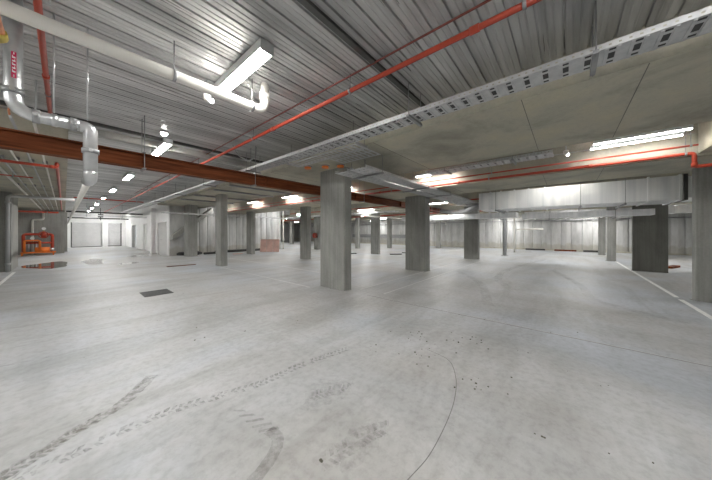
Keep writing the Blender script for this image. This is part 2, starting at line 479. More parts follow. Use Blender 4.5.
# ------------------------------------------------------------------ light fittings
def batten(x, y, label, z=3.40, L=1.22, grp=None, emerg=True, along='y', rods=True):
    t = thing('batten_light', label, 'ceiling light', (x, y, z), grp)
    w = .075
    def bx(l0, l1, w0, w1, z0, z1):
        return B(x+w0, x+w1, y+l0, y+l1, z0, z1) if along == 'y' else B(x+l0, x+l1, y+w0, y+w1, z0, z1)
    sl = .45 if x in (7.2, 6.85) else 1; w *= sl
    ht = z+.10 if z > 3.39 else z+.06
    bx(-L/2, L/2, -w, w, z, ht).build('housing', 'housing', t)
    s = MB(); pr = [(-.066, z), (-.060, z-.010), (-.045, z-.014), (.045, z-.014), (.060, z-.010), (.066, z)]
    pr = [(u*sl, v) for u, v in pr]
    if along == 'y': s.extrude([(x+u, v) for u, v in pr], 'y', y-L/2+.014, y+L/2-.014)
    else: s.extrude([(y+u, v) for u, v in pr], 'x', x-L/2+.014, x+L/2-.014)
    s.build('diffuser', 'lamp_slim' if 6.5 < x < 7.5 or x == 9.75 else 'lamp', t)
    for k in (-1, 1):
        bx(k*(L/2-.007)-.006, k*(L/2-.007)+.006, -.07*sl, .07*sl, z-.018, z).build('end_cap', 'housing', t)
    s = MB()
    for k in (-.4, .4):
        px, py = (x, y+k) if along == 'y' else (x+k, y)
        s.tube([(px, py, ht), (px, py, H)], .006, 6)
    s.build_each('hanger_rod', 'strut', t)
    return t
named = {
 (1.38, 3.0): 'large white batten light above the white pipe, nearest and biggest',
 (1.45, 7.1): 'second batten light of the hall row, just above the red-brown beam',
 (1.45, 11.6): 'third batten light down the hall, just below the red-brown beam',
 (1.45, 15.8): 'fourth batten light of the hall row going towards the roller door',
 (1.45, 20.0): 'fifth batten light of the hall row going towards the roller door',
 (1.45, 24.4): 'sixth batten light of the hall row going towards the roller door',
 (1.45, 28.8): 'seventh batten light of the hall row going towards the roller door',
 (1.45, 33.2): 'last batten light directly before the roller door',
 (7.2, -1.0): 'lower of the two long bright battens in the recess at upper right',
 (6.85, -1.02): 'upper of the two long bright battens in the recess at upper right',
 (7.3, 3.05): 'batten light behind the tray crossing, right of the nearest column',
 (7.3, 7.0): 'batten light hidden behind the nearest column',
 (7.3, 10.5): 'batten light above the exit sign, left of the nearest column',
 (7.3, 14.2): 'batten light above the pink board column',
 (11.4, 17.9): 'batten light washing the ribbed wall above the pink board',
 (16.3, 12.6): 'bright batten light seen right beside the nearest column, low in the gap',
 (16.3, 8.3): 'batten light in the far bay just left of the second large column',
 (16.3, 4.0): 'batten light in the far bay right of the second large column',
 (16.3, -.4): 'batten light in the far bay behind the silver duct',
 (11.9, 9.3): 'batten light above the far column between the two large centre columns',
 (11.3, 4.7): 'batten light close behind the second large column',
 (20.6, 7.4): 'small far batten light near the back right of the second column',
 (20.6, 5.4): 'small far batten light between second and third big columns',
 (20.4, .2): 'small far batten light above the steel post bay',
 (20.4, -4.2): 'far batten light behind the dark pier',
 (20.4, 14.0): 'far batten light in the back left bay before the dark wall strip',
 (24.8, 4.0): 'far batten light next to the ribbed wall behind the third column',  # battens along the far wall are added to lift the dim bays
 (24.8, -1.5): 'far batten light next to the ribbed wall under the duct',
 (24.6, 12.6): 'far batten light next to the ribbed wall near the dark strip',
 (16.3, 18.0): 'distant batten light beyond the hose reel column',
 (16.3, 26.0): 'distant batten light seen through the gap beside the pink board',
 (-2.6, 21.5): 'batten light inside the left recess with the red valve set',
 (24.8, 18.0): 'far batten light near the back end of the dark wall strip',  # from here down, battens added to brighten the dim rear
 (20.4, 19.5): 'distant batten light left of the dark wall strip',
 (11.0, 13.4): 'batten light over the bay behind the pale exit sign column',
 (14.9, 21.5): 'distant batten light behind the ribbed core corner',
 (20.4, 28.0): 'most distant batten light in the gap beside the pink board',
 (3.0, 34.6): 'batten light right in front of the roller door wall',  # added to brighten the roller door and its wall
 (6.9, 17.9): 'batten light washing the ribbed wall left of the slim column',
}
for (x, y), l in named.items():
    zz = 3.40
    if x < 0: zz = 2.93
    if x == 7.3: zz = 3.26
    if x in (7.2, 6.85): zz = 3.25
    if x > 11.5 or x == 11.3: zz = 2.84 if x != 24.6 else 2.66
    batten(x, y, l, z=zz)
for x, y in ((1.4, -1.2), (1.4, -5.4), (-2.6, -5.4), (-2.6, -1.2), (-2.6, 3.0), (-5, 1), (16.3, -5.5), (-3.6, 5.2), (11.2, -5.5), (5, -7), (9.75, .2)):  # unseen battens: hall row carried on, the rest added to even the light
    batten(x, y, 'white batten light fixed to the deck outside the view', grp='batten lights outside the view')  # the slim one behind the second beam is added to brighten the duct

def emergency(x, y, label, z=H):
    t = thing('emergency_light', label, 'emergency light', (x, y, z))
    s = MB(); s.tube([(x, y, z), (x, y, z-.04)], .07, 20); s.build('base', 'housing', t)
    s = MB(); s.tube([(x, y, z-.04), (x, y, z-.065), (x, y, z-.085), (x, y, z-.092)], [.055, .05, .032, .01], 20); s.build('lens', 'lampfar', t)
emergency(1.3, 6.15, 'small round emergency light beside the second hall batten')
emergency(1.25, 9.9, 'small round emergency light before the third hall batten')

def sensor(x, y, z, label):
    t = thing('motion_sensor', label, 'sensor', (x, y, z))
    s = MB(); s.tube([(x, y, H), (x, y, z+.03)], .012, 8); s.build('stem', 'housing', t)
    MB().tube([(x, y, z+.04), (x, y, z+.03), (x, y, z-.02), (x, y, z-.05)], [.03, .045, .045, .02], 16).build('head', 'pvc', t)
    MB().tube([(x+.05, y-.03, z-.02), (x+.05, y-.03, z-.06)], .022, 12).build('lens', 'lampfar', t)
sensor(1.22, 3.62, 3.28, 'small white sensor below the pipe near the big batten light')
sensor(6.6, .0, 3.12, 'small device with a spotlight at the end of the short perforated tray')

# ------------------------------------------------------------------ pipes
def pipe(name, label, cat, pts, r, mat, bend=.0, couplings=(), hangers=(), cm=None, top=H, seg=14, grp=None):
    base = pts[0]
    t = thing(name, label, cat, base, grp)
    MB().tube(pts, r, seg, bend).build('pipe', mat, t)
    for p, d in couplings:
        a = Vector(p)-Vector(d)*.04; c = Vector(p)+Vector(d)*.04
        o = MB().tube([a, c], r*1.28, seg).build('coupling', cm or mat, t)
    for h in hangers:
        x, y, z = h[:3]; tp = h[3] if len(h) > 3 else top
        MB().tube([(x, y, z+r), (x, y, tp)], .006, 6).build('hanger_rod', 'strut', t)
        if abs(pts[1][0]-pts[0][0]) > abs(pts[1][1]-pts[0][1]): a, c = (x-.014, y, z), (x+.014, y, z)
        else: a, c = (x, y-.014, z), (x, y+.014, z)
        MB().tube([a, c], r+.008, seg).build('pipe_clamp', 'strut', t)
    return t
pipe('drain_pipe', 'thick white plastic drain pipe crossing below the deck at upper left', 'pipe',
     [(-5.9, 3.15, 3.15), (1.78, 3.15, 3.15), (1.78, 3.15, H)], .056, 'pvc', .14,
     couplings=[((1.78, 3.15, 3.36), (0,0,1)), ((-3.5, 3.15, 3.15), (1,0,0))],
     hangers=[(.75, 3.15, 3.15), (1.6, 3.15, 3.15), (-1.2, 3.15, 3.15)])
pipe('sprinkler_pipe', 'long bright red sprinkler pipe running down the hall from upper right', 'pipe',
     [(2.36, -8.9, 3.3), (2.36, 33, 3.3)], .027, 'red', 0,
     couplings=[((2.36, y, 3.3), (0,1,0)) for y in (-2.6, .62, 3.9, 7.4, 13.0, 18.0)],
     hangers=[(2.36, y, 3.3) for y in (-1.0, .25, 2.1, 4.6, 7.6, 10.5, 14, 18)])
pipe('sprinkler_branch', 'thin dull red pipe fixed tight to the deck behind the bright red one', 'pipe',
     [(2.36, -8.9, 3.49), (2.36, 17, 3.49)], .011, 'dullred', 0)  # thin red line added tight to the deck above the main red pipe
pipe('sprinkler_pipe', 'short thick red pipe at upper left crossing over the white pipe', 'pipe',
     [(-.14, -8.9, 3.38), (-.14, 6.3, 3.38)], .024, 'red', 0,
     couplings=[((-.14, 3.0, 3.38), (0,1,0)), ((-.14, 4.8, 3.38), (0,1,0))], hangers=[(-.14, 3.05, 3.38), (-.14, 5.4, 3.38)])
pipe('electrical_conduit', 'thin mauve grey conduit beside the red pipe at top left', 'conduit',
     [(-.08, -8.9, 3.46), (-.08, 3.0, 3.46), (-.08, 3.0, 3.22)], .014, 'grey_pvc', .05)
pipe('sprinkler_pipe', 'red pipe along the second concrete beam with a drop by the right column', 'pipe',
     [(7.49, 19, 2.95), (7.49, -1.80, 2.95), (7.49, -1.80, 2.70), (7.49, -8.9, 2.70)], .032, 'red', .05,
     couplings=[((7.49, y, 2.95), (0,1,0)) for y in (-.4, 2.4, 5.2, 9.0, 12.6)] + [((7.49, -1.80, 2.73), (0,0,1))],
     hangers=[(7.49, y, 2.95) for y in (-1.7, 1.6, 4.7, 8.2, 11.8)])
pipe('sprinkler_pipe', 'thinner red pipe in the recess above the silver duct', 'pipe',
     [(7.32, -1.8, 3.06), (7.32, 18, 3.06)], .018, 'red', 0, hangers=[(7.32, y, 3.06) for y in (-1.72, 1.5, 4.6)])
pipe('electrical_conduit', 'thin grey conduit in the recess at right', 'conduit',
     [(7.44, -1.8, 3.3), (7.44, .6, 3.3), (7.44, .6, H)], .012, 'grey_pvc', .05)
pipe('sprinkler_pipe', 'red pipe in the far bay behind the third column', 'pipe',
     [(13.18, -8, 3.12), (13.18, 18.9, 3.12)], .035, 'red', 0, hangers=[(13.18, y, 3.12) for y in (0, 4, 8, 12)])
pipe('sprinkler_pipe', 'red pipe in the farthest bay seen between the centre columns', 'pipe',
     [(17.1, -8, 2.85), (17.1, 30, 2.85)], .045, 'red', 0, hangers=[(17.1, y, 2.85) for y in (0, 5, 10, 15)])
pipe('drain_pipe', 'white drain pipe running across the bays high behind the centre columns', 'pipe',
     [(9.6, 9.35, 2.5), (25.2, 9.35, 2.5), (25.2, 9.35, 2.2)], .05, 'pvc', .12, hangers=[(10.8, 9.35, 2.5), (16.5, 9.35, 2.5), (20.0, 9.35, 2.5)])
# galvanised spiral pipe at the left
g = thing('galvanised_pipe', 'big silver galvanised pipe with elbows hanging at the upper left', 'pipe', (-.28, 3.6, 2.53))
MB().tube([(-.28, 3.6, H), (-.28, 3.6, 2.53), (.1, 3.6, 2.53)], .052, 18, .13).build('pipe', 'galv', g)
MB().tube([(.08, 3.6, 2.53), (.17, 3.6, 2.53), (.17, 3.6, 2.10)], .052, 18, .12).build('elbow', 'galv', g)
MB().tube([(.17, 3.6, 2.12), (.17, 3.6, 2.02), (.16, 3.75, 2.02)], .050, 18, .06).build('elbow', 'galv', g)
MB().tube([(.16, 3.72, 2.02), (.16, 26.0, 2.1)], .03, 14).build('long_pipe', 'pvc', g)
for p, d in (((-.28, 3.6, 2.70), (0,0,1)), ((-.16, 3.6, 2.53), (1,0,0)), ((.06, 3.6, 2.53), (1,0,0)), ((.17, 3.6, 2.30), (0,0,1)), ((-.28, 3.6, 3.4), (0,0,1))):
    a = Vector(p)-Vector(d)*.022; c = Vector(p)+Vector(d)*.022
    o = MB().tube([a, c], .062, 18).build('coupling', 'strut', g)
    q = Vector(p); s = MB(); 
    for sg in (-1, 1):
        off = Vector((0, -.072, 0))*1 if sg == 1 else Vector((0, .072, 0))
        cc = q+off; s.tube([cc-Vector((0,.012,0)), cc+Vector((0,.012,0))], .016, 8)
    s.build_each('bolt', 'galv', o)
for x in (-.06, .15):
    MB().tube([(x, 3.6, 2.6), (x, 3.6, H)], .007, 6).build('hanger_rod', 'galv', g)
MB().tube([(-.04, 3.60, 2.53), (-.075, 3.60, 2.53)], .058, 18).build('pipe_clamp', 'galv', g)
# red marker label wrapped on the pipe, white print
lab = MB(); a0 = R(232)
def arcq(s, cx, cy, r, t0, t1, z0, z1, k=6):
    for i in range(k):
        u0 = t0+(t1-t0)*i/k; u1 = t0+(t1-t0)*(i+1)/k
        s.quad((cx+r*math.cos(u0), cy+r*math.sin(u0), z0), (cx+r*math.cos(u1), cy+r*math.sin(u1), z0), (cx+r*math.cos(u1), cy+r*math.sin(u1), z1), (cx+r*math.cos(u0), cy+r*math.sin(u0), z1))
arcq(lab, -.28, 3.6, .0528, R(262), R(292), 2.80, 3.02)
lo = lab.build('marker_label', 'label_red', g)
pr = MB()
for k in range(5): arcq(pr, -.28, 3.6, .0535, R(268), R(286), 2.845+k*.03, 2.858+k*.03, 3); arcq(pr, -.28, 3.6, .0535, R(268+(k % 2)*12), R(272+(k % 2)*12), 2.845+k*.03, 2.868+k*.03, 2)
arcq(pr, -.28, 3.6, .0535, R(274), R(280), 2.806, 2.826, 2); arcq(pr, -.28, 3.6, .0535, R(274), R(280), 2.996, 3.014, 2)
pr.build('print', 'label_white', lo)

bp = thing('copper_pipe', 'thin copper pipe with a brass elbow in front of the big galvanised pipe', 'pipe', (-.29, 3.1, 2.9))
MB().tube([(-.29, -3.0, 2.92), (-.29, 3.12, 2.92)], .019, 12).build('pipe', 'skin', bp)
MB().tube([(-.29, 3.06, 2.92), (-.29, 3.18, 2.92), (-.50, 3.18, 2.90)], .028, 12, .05).build('elbow', 'brass', bp)
MB().tube([(-.50, 3.18, 2.90), (-3.0, 3.18, 2.90)], .018, 12).build('branch', 'skin', bp)
MB().tube([(-.29, 1.5, 2.93), (-.29, 1.5, H)], .006, 6).build('hanger_rod', 'strut', bp)
MB().tube([(-1.5, 3.18, 2.91), (-1.5, 3.06, 3.0), (-1.5, 3.04, H)], .006, 6).build('hanger_rod', 'strut', bp)

# conduit bundle on the left
for i, (x, m, r, l) in enumerate([
    (-.95, 'pvc', .030, 'thickest pale conduit, leftmost of the bundle running to the recess'),
    (-.80, 'grey_pvc', .015, 'second conduit from the left in the bundle over the recess'),
    (-.62, 'pvc', .015, 'third conduit from the left in the bundle over the recess'),
    (-.44, 'grey_pvc', .016, 'fourth conduit from the left in the bundle over the recess'),
    (-.26, 'pvc', .016, 'rightmost pale conduit of the bundle over the recess')]):
    t = thing('electrical_conduit', l, 'conduit', (x, 5.9, 2.96), 'conduits running to the left recess')
    MB().tube([(x, 5.3, 2.965), (x, 26.9, 2.965)], r, 10).build('conduit', m, t)
    for k in range(4):
        y = 8.5+k*4.5; s = MB(); s.box(x-r-.02, x+r+.02, y-.015, y+.015, 2.96, SL-.001); s.build('saddle', 'strut', t)
    o = MB().tube([(x+.02, 5.36, H), (x+.02, 5.34, 3.15), (x, 5.2, 3.0), (x, 5.29, 2.965)], .010, 8, .06).build('cable_drop', 'skin' if i % 2 else 'grey_pvc', None, (x, 5.2, 2.97))
    tag(o, ['leftmost', 'second', 'third', 'fourth', 'rightmost'][i]+' thin cable hooking down from the deck above the red-brown beam at left', 'cable', 'cables hooking down above the steel beam')
pipe('sprinkler_pipe', 'dark red pipe turning down the hall below the left slab edge', 'pipe',
     [(-5.9, 8.3, 2.88), (-.10, 8.3, 2.88), (-.10, 8.3, 2.97), (-.10, 26.5, 2.97)], .028, 'red', .05,
     hangers=[(-3, 8.3, 2.88, SL), (-1.2, 8.3, 2.88, SL)], couplings=[((-.16, 8.3, 2.88), (1,0,0)), ((-.10, 8.5, 2.97), (0,1,0))])
pipe('sprinkler_pipe', 'thin dark red pipe below the other at the left edge', 'pipe',
     [(-5.9, 10.2, 2.86), (-.5, 10.2, 2.86)], .016, 'red', 0, hangers=[(-2, 10.2, 2.86, SL), (-.8, 10.2, 2.86, SL)])
pipe('downpipe', 'pale grey downpipe standing at the left recess with a crosswise top run', 'pipe',
     [(-1.36, 15.9, .0), (-1.36, 15.9, 2.86), (.3, 15.9, 2.86)], .055, 'grey_pvc', .12,
     couplings=[((-1.36, 15.9, 2.6), (0,0,1)), ((-1.36, 15.9, .3), (0,0,1))])
pipe('downpipe', 'thin pale pipe on the back wall inside the left recess', 'pipe',
     [(-1.35, 26.9, .0), (-1.35, 26.9, 2.3), (-.9, 26.9, 2.35), (-.9, 26.9, 3.0)], .06, 'pvc', .1)
pipe('sprinkler_pipe', 'dark red pipe high inside the left recess', 'pipe',
     [(-5.5, 22.0, 2.6), (-.2, 22.0, 2.6)], .05, 'red', 0, hangers=[(-2, 22, 2.6, SL), (-.6, 22, 2.6, SL)])

# ------------------------------------------------------------------ cable trays
def frange(a, b_, st):
    out = []; k = a
    while k < b_-1e-6: out.append(round(k, 5)); k += st
    out.append(b_); return out
def tray_bed(axis, a0, a1, c0, c1, z, detail=True):
    s = MB(); w = c1-c0
    if detail:
        us = []; k = a0
        while k < a1-.1: us += [k, k+.034]; k += .078
        us.append(a1)
        ws = [c0, c0+w*.08, c0+w*.2, c0+w*.32, c0+w*.68, c0+w*.80, c0+w*.92, c1]
        hole = lambda i, j: (i % 2 == 1) and (j in ((1, 3, 5) if (i//2) % 2 else ())) and i < len(us)-2
    else:
        us = frange(a0, a1, .3); mid = []
        for q in range(len(us)-1): mid += [us[q], us[q]+.22]
        us = mid+[us[-1]]; ws = [c0, c0+w*.2, c0+w*.8, c1]
        hole = lambda i, j: i % 2 == 1 and j == 1
    fn = (lambda u, q, t: (q, u, z+t)) if axis == 'y' else (lambda u, q, t: (u, q, z+t))
    s.sheet(us, ws, hole, fn, .002)
    if detail:   # corrugations pressed across the bed
        k = a0+.017
        while k < a1-.08:
            if axis == 'y': s.box(c0+.01, c1-.01, k-.010, k+.010, z-.009, z)
            else: s.box(k-.010, k+.010, c0+.01, c1-.01, z-.008, z)
            k += .078
    return s
def tray_rail(axis, a0, a1, c, z, h=.055, detail=True, inward=1):
    s = MB()
    if detail:
        us = []; k = a0
        while k < a1-.06: us += [k, k+.018]; k += .06
        us.append(a1); ws = [z, z+h*.36, z+h*.62, z+h]
        hole = lambda i, j: i % 2 == 0 and j == 1 and i < len(us)-2
    else: us = [a0, a1]; ws = [z, z+h]; hole = lambda i, j: False
    fn = (lambda u, q, t: (c+t, u, q)) if axis == 'y' else (lambda u, q, t: (u, c+t, q))
    s.sheet(us, ws, hole, fn, .002)
    lo, hi = sorted((c, c+inward*.014))
    if axis == 'y': s.box(lo, hi, a0, a1, z+h-.002, z+h)
    else: s.box(a0, a1, lo, hi, z+h-.002, z+h)
    return s
def tray(label, axis, a0, a1, c0, c1, z, detail_to=None, cables=3, supports=(), top=H, cat='cable tray', h=.055):
    loc = ((c0+c1)/2, a0, z) if axis == 'y' else (a0, (c0+c1)/2, z)
    t = thing('cable_tray', label, cat, loc)
    if detail_to is None: detail_to = a1
    dt = max(a0, min(a1, detail_to))
    bed = tray_bed(axis, a0, dt, c0, c1, z)
    if dt < a1:
        b2 = tray_bed(axis, dt, a1, c0, c1, z, False); n = len(bed.v)
        bed.v += b2.v; bed.f += [tuple(i+n for i in f) for f in b2.f]; bed.smooth += b2.smooth
    bed.build('tray_bed', 'bed', t)
    for c, inw in ((c0, 1), (c1-.002, -1)):
        r_ = tray_rail(axis, a0, dt, c, z, h, True, inw)
        if dt < a1:
            b2 = tray_rail(axis, dt, a1, c, z, h, False, inw); n = len(r_.v)
            r_.v += b2.v; r_.f += [tuple(i+n for i in f) for f in b2.f]; r_.smooth += b2.smooth
        r_.build('side_rail', 'tray', t)
    w = c1-c0
    for k in range(cables):
        q = c0+w*(.2+.6*k/max(1, cables-1)); rr = .009+.004*(k % 2)
        pts = []
        for j in range(13):
            a = a0+.05+(a1-a0-.1)*j/12; qq = q+random.uniform(-.012, .012)
            pts.append((qq, a, z+.006+rr) if axis == 'y' else (a, qq, z+.006+rr))
        MB().tube(pts, rr, 8).build('cable', 'black' if k % 2 else 'grey_pvc', t)
    if label.startswith('long'):
        for q0, q1 in ((.06, .22), (.31, .69), (.78, .94)):   # flat black strips added so each slot row shows black
            s = MB(); s.box(c0+w*q0, c0+w*q1, a0+.02, 8.9, z+.003, z+.010); s.build('cable', 'black', t)
    for a in supports:
        tp = top(a) if callable(top) else top
        s = MB()
        zc = z-.03
        if axis == 'y':
            s.box(c0-.06, c1+.06, a-.02, a+.02, zc-.012, zc+.02)
            s.build('support_channel', 'strut', t)
            for c in (c0-.035, c1+.035): MB().tube([(c, a, zc-.03), (c, a, tp)], .006, 6).build('hanger_rod', 'strut', t)
        else:
            s.box(a-.02, a+.02, c0-.06, c1+.06, zc-.012, zc+.02)
            s.build('support_channel', 'strut', t)
            for c in (c0-.035, c1+.035): MB().tube([(a, c, zc-.03), (a, c, tp)], .006, 6).build('hanger_rod', 'strut', t)
    return t
t1 = tray('long perforated cable tray with a bright rail along the first concrete beam', 'y', -4.5, 30, 3.04, 3.33, 3.09,
     detail_to=9, cables=0, supports=(-1.9, -.2, 1.62, 6.2, 9.2, 12.4, 16), top=H)
tray('broad cable tray crossing under the beam in front of the nearest column', 'x', 3.9, 15.9, 3.06, 3.48, 2.80, detail_to=11, cables=4,
     supports=(4.45, 6.8, 8.6, 12.0), top=lambda a: over(a))
tray('second cable tray of the crossing pair, against the centre columns', 'x', 3.9, 15.9, 3.56, 3.92, 2.80, detail_to=11, cables=4,
     supports=(4.5, 7.0, 8.7, 12.2), top=lambda a: over(a))
tray('short perforated cable tray under the far edge of the first beam', 'y', .2, 2.95, 6.42, 6.82, 3.12, cables=3, supports=(.9, 2.4))
tray('cable tray hanging high beside the wall of the ribbed core', 'x', 3.5, 13.0, 16.9, 17.25, 2.55, detail_to=3.6, cables=2, supports=(6.2, 7.7, 11.6), top=lambda a: over(a))
tray('cable tray running away above the third column', 'y', 7.3, 18.0, 12.0, 12.4, 2.66, detail_to=7.4, cables=3, supports=(8, 11, 14), top=lambda a: over(12.2))
tray('narrow cable tray over the far hall before the roller door', 'x', .3, 4.2, 25.0, 25.3, 2.62, detail_to=.4, cables=2, supports=(1.0, 2.8), top=H)
# tee fitting with orange conduit over the nearest column
tee = thing('tray_junction', 'wide slotted tray junction plate beside the orange stubs near the nearest column', 'cable tray', (3.9, 4.3, 2.86))
s = MB()
us = frange(3.345, 4.15, .05); ws = frange(2.85, 4.95, .055)
s.sheet(us, ws, lambda i, j: (us[i] > 3.69 and ws[j] > 3.84) or (j % 2 == 1 and 0 < i < len(us)-2 and i % 5 != 0), lambda u, q, t: (u, q, 3.07+t), .002)
s.build('slotted_plate', 'bed', tee)
s = MB(); s.box(3.345, 3.70, 4.95, 4.955, 3.07, 3.12); s.box(3.345, 3.70, 2.845, 2.85, 3.07, 3.12); s.box(3.70, 3.705, 2.85, 4.95, 3.07, 3.085); s.build_each('side_rail', 'tray', tee)
for x, y in ((3.4, 2.95), (3.4, 4.85)): MB().tube([(x, y, 3.06), (x, y, H)], .006, 6).build('hanger_rod', 'strut', tee)
for x, y in ((3.69, 2.92), (3.69, 4.9)): MB().tube([(x, y, 3.06), (x, y, H)], .006, 6).build('hanger_rod', 'strut', tee)
for i, (x, y) in enumerate(((4.02, 5.02), (4.25, 4.62), (4.45, 4.28))):
    st_ = thing('conduit_stub', ['left', 'middle', 'right'][i]+' one of three orange conduit stubs under the beam above the nearest column', 'conduit', (x, y, S-.05), 'orange conduit stubs above the nearest column')
    MB().tube([(x, y, S), (x, y, S-.06)], .085, 18).build('stub', 'orange', st_)
    ring_ = MB().tube([(x, y, S), (x, y, S-.02)], .11, 20).build('collar', 'strut', st_)
# dark bars added for dark bands across the first beam soffit beyond the steel beam
for i, y in enumerate((7.7, 9.0, 10.4, 12.6, 14.6)):
    o = MB().tube([(3.75, y, S-.033), (6.3, y, S-.033)], .032, 10).build('electrical_conduit', 'strut', None, (3.75, y, S-.033))
    tag(o, ['dark conduit crossing the beam soffit just beyond the red-brown steel beam', 'second dark conduit crossing the beam soffit beyond the steel beam',
            'third dark conduit crossing the beam soffit, before the slim column', 'fourth dark conduit crossing the beam soffit, behind the slim column',
            'farthest dark conduit crossing the beam soffit near the broad column'][i], 'conduit', 'dark conduits crossing the beam soffit')

# loose hanging cables from tray to deck in the middle
for i, (x, y) in enumerate(((2.95, 5.6), (2.9, 8.4))):
    o = MB().tube([(x, y, H), (x, y+.02, 3.3), (x-.12, y+.1, 3.16), (x-.35, y+.25, 3.3), (x-.42, y+.3, H)], .014, 8, .12).build('looped_cable', 'grey_pvc', None, (x, y, H))
    tag(o, ['grey cable looping down from the deck near the nearest column', 'grey cable looping down from the deck left of the nearest column loop'][i], 'cable')

# ------------------------------------------------------------------ ducts
def duct(label, x0, x1, y0, y1, z0, z1, joints, hang=(), grp=None):
    t = thing('air_duct', label, 'duct', ((x0+x1)/2, y0, z0), grp)
    s = MB(); ys = sorted([y0]+[j for j in joints if y0 < j < y1]+[y1])
    for a, b_ in zip(ys[:-1], ys[1:]):
        # cross-broken panels: shallow pyramid on the front and the underside
        ym, zm, xm = (a+b_)/2, (z0+z1)/2, (x0+x1)/2
        for quad, apex in ((((x0,a,z0),(x0,a,z1),(x0,b_,z1),(x0,b_,z0)), (x0-.012, ym, zm)), (((x0,b_,z0),(x1,b_,z0),(x1,a,z0),(x0,a,z0)), (xm, ym, z0-.012)),
                           (((x1,b_,z0),(x1,b_,z1),(x1,a,z1),(x1,a,z0)), (x1+.012, ym, zm)), (((x0,a,z1),(x1,a,z1),(x1,b_,z1),(x0,b_,z1)), (xm, ym, z1+.012))):
            n = len(s.v); s.v += [*quad, apex]
            for k in range(4): s.f.append((n+k, n+(k+1) % 4, n+4)); s.smooth.append(False)
    s.quad((x0,y0,z0),(x1,y0,z0),(x1,y0,z1),(x0,y0,z1)); s.quad((x0,y1,z1),(x1,y1,z1),(x1,y1,z0),(x0,y1,z0))
    s.build('casing', 'galvd', t)
    for j in joints:
        f_ = .028; s = MB()
        s.box(x0-f_, x0, j-.018, j+.018, z0-f_, z1+f_); s.box(x1, x1+f_, j-.018, j+.018, z0-f_, z1+f_)
        s.box(x0, x1, j-.018, j+.018, z0-f_, z0); s.box(x0, x1, j-.018, j+.018, z1, z1+f_)
        s.build('flange', 'galvd', t)
    for j, tp in hang:
        s = MB(); s.box(x0-.12, x1+.1, j-.02, j+.02, z0-.075, z0-.03); s.build('support_channel', 'strut', t)
        for x in (x0-.08, x1+.06): MB().tube([(x, j, z0-.09), (x, j, tp)], .007, 6).build('hanger_rod', 'strut', t)
    return t
duct('large silver rectangular air duct below the second beam at right', 10.5, 12.0, -2.35, 2.6, 2.36, 3.0,
     [-2.3, -1.75, .55, 1.0, 1.42, 1.85, 2.2], [(-1.3, H), (-.35, H), (2.0, H)])
duct('small flat air duct tucked under the large silver duct', 12.35, 13.0, -2.2, 1.4, 2.06, 2.26, [-1.0, .0, 1.0], [(-1.3, H), (.5, H)])
duct('shallow dark air duct running on behind the large one, lower left', 12.2, 13.0, 1.6, 7.0, 2.12, 2.34, [2.6, 4.4, 6.0], [(2.2, H), (5.2, H)])
duct('dark far duct hanging in front of the ribbed wall', 18.8, 19.6, -6, 2.0, 2.42, 2.75, [-4, -2, 0], [(-3, 2.9), (1, 2.9)])
# transition end behind the right column
en = thing('duct_elbow', 'silver duct elbow with dark opening at the right end of the large duct', 'duct', (10.9, -2.4, 2.36))
s = MB(); s.prism([(10.52, -2.36), (10.62, -2.9), (11.0, -3.6), (11.98, -3.6), (11.98, -2.36)], 2.40, 2.96); s.build('casing', 'galvd', en)
B(10.48, 12.02, -2.42, -2.36, 2.34, 3.02).build('flange', 'dark', en)
MB().tube([(11.2, -2.6, 2.9), (11.2, -2.6, H)], .007, 6).build('hanger_rod', 'strut', en)

# pipe frame by the far wall
pipe('downpipe', 'white pipe frame with two crossbars left of centre on the far ribbed wall', 'pipe',
     [(21.5, 2.9, .0), (21.5, 2.9, 2.55), (21.5, -.5, 2.55)], .06, 'pvc', .12)
pipe('downpipe', 'lower white crossbar pipe in front of the far ribbed wall', 'pipe', [(21.5, 2.8, 1.7), (21.5, 1.2, 1.7)], .05, 'pvc')
pipe('water_pipe', 'long pale pipe running high along the far ribbed wall', 'pipe', [(25.6, -8, 2.86), (25.6, 36, 2.86)], .05, 'pvc', hangers=[(25.6, y, 2.86) for y in (-3, 3, 9, 15)])
pipe('water_pipe', 'grey pipe beneath the pale one on the far ribbed wall', 'pipe', [(25.7, -8, 2.45), (25.7, 36, 2.45)], .035, 'strut', hangers=[(25.7, y, 2.45) for y in (-5, 1, 7)])
pipe('downpipe', 'white downpipe at the right corner of the ribbed core wall', 'pipe', [(12.5, 19.0, .0), (12.5, 19.0, H)], .06, 'pvc')

# ------------------------------------------------------------------ stair underside, boards, clutter
st = MB(); n = 0
st.extrude([(4.32, 1.0), (6.6, 2.85), (6.6, 3.15), (4.32, 1.3)], 'y', 0, 1)
st.v = [(x, 18.45+.5*y, z) for x, y, z in st.v]
o = st.build('stair_flight', 'darkwall', None, (6.4, 18.8, 0)); tag(o, 'grey concrete stair underside slanting up in front of the ribbed wall', 'stairs')
def board(x0, y0, x1, y1, h, lean, label):
    t = thing('hoarding_board', label, 'board', (x0, y0, 0))
    a = Vector((x0, y0, 0)); c = Vector((x1, y1, 0)); d = (c-a).normalized(); nrm = Vector((-d.y, d.x, 0))
    k = 3
    for i in range(k):
        p = a.lerp(c, i/k)+d*.01; q = a.lerp(c, (i+1)/k)-d*.01; tp = Vector((0,0,h))+nrm*lean
        s = MB(); th = nrm*.02; m = len(s.v)
        s.v += [tuple(v) for v in (p, q, q+tp, p+tp, p+th, q+th, q+tp+th, p+tp+th)]
        s.f += [(0,1,2,3), (7,6,5,4), (0,4,5,1), (1,5,6,2), (2,6,7,3), (3,7,4,0)]; s.smooth += [False]*6
        s.build('panel', 'pink', t)
    s = MB(); s.beam(a+Vector((0,0,h*.93))+nrm*(lean*.93-.02), c+Vector((0,0,h*.93))+nrm*(lean*.93-.02), .03, .07)
    s.build('batten', 'pink', t)
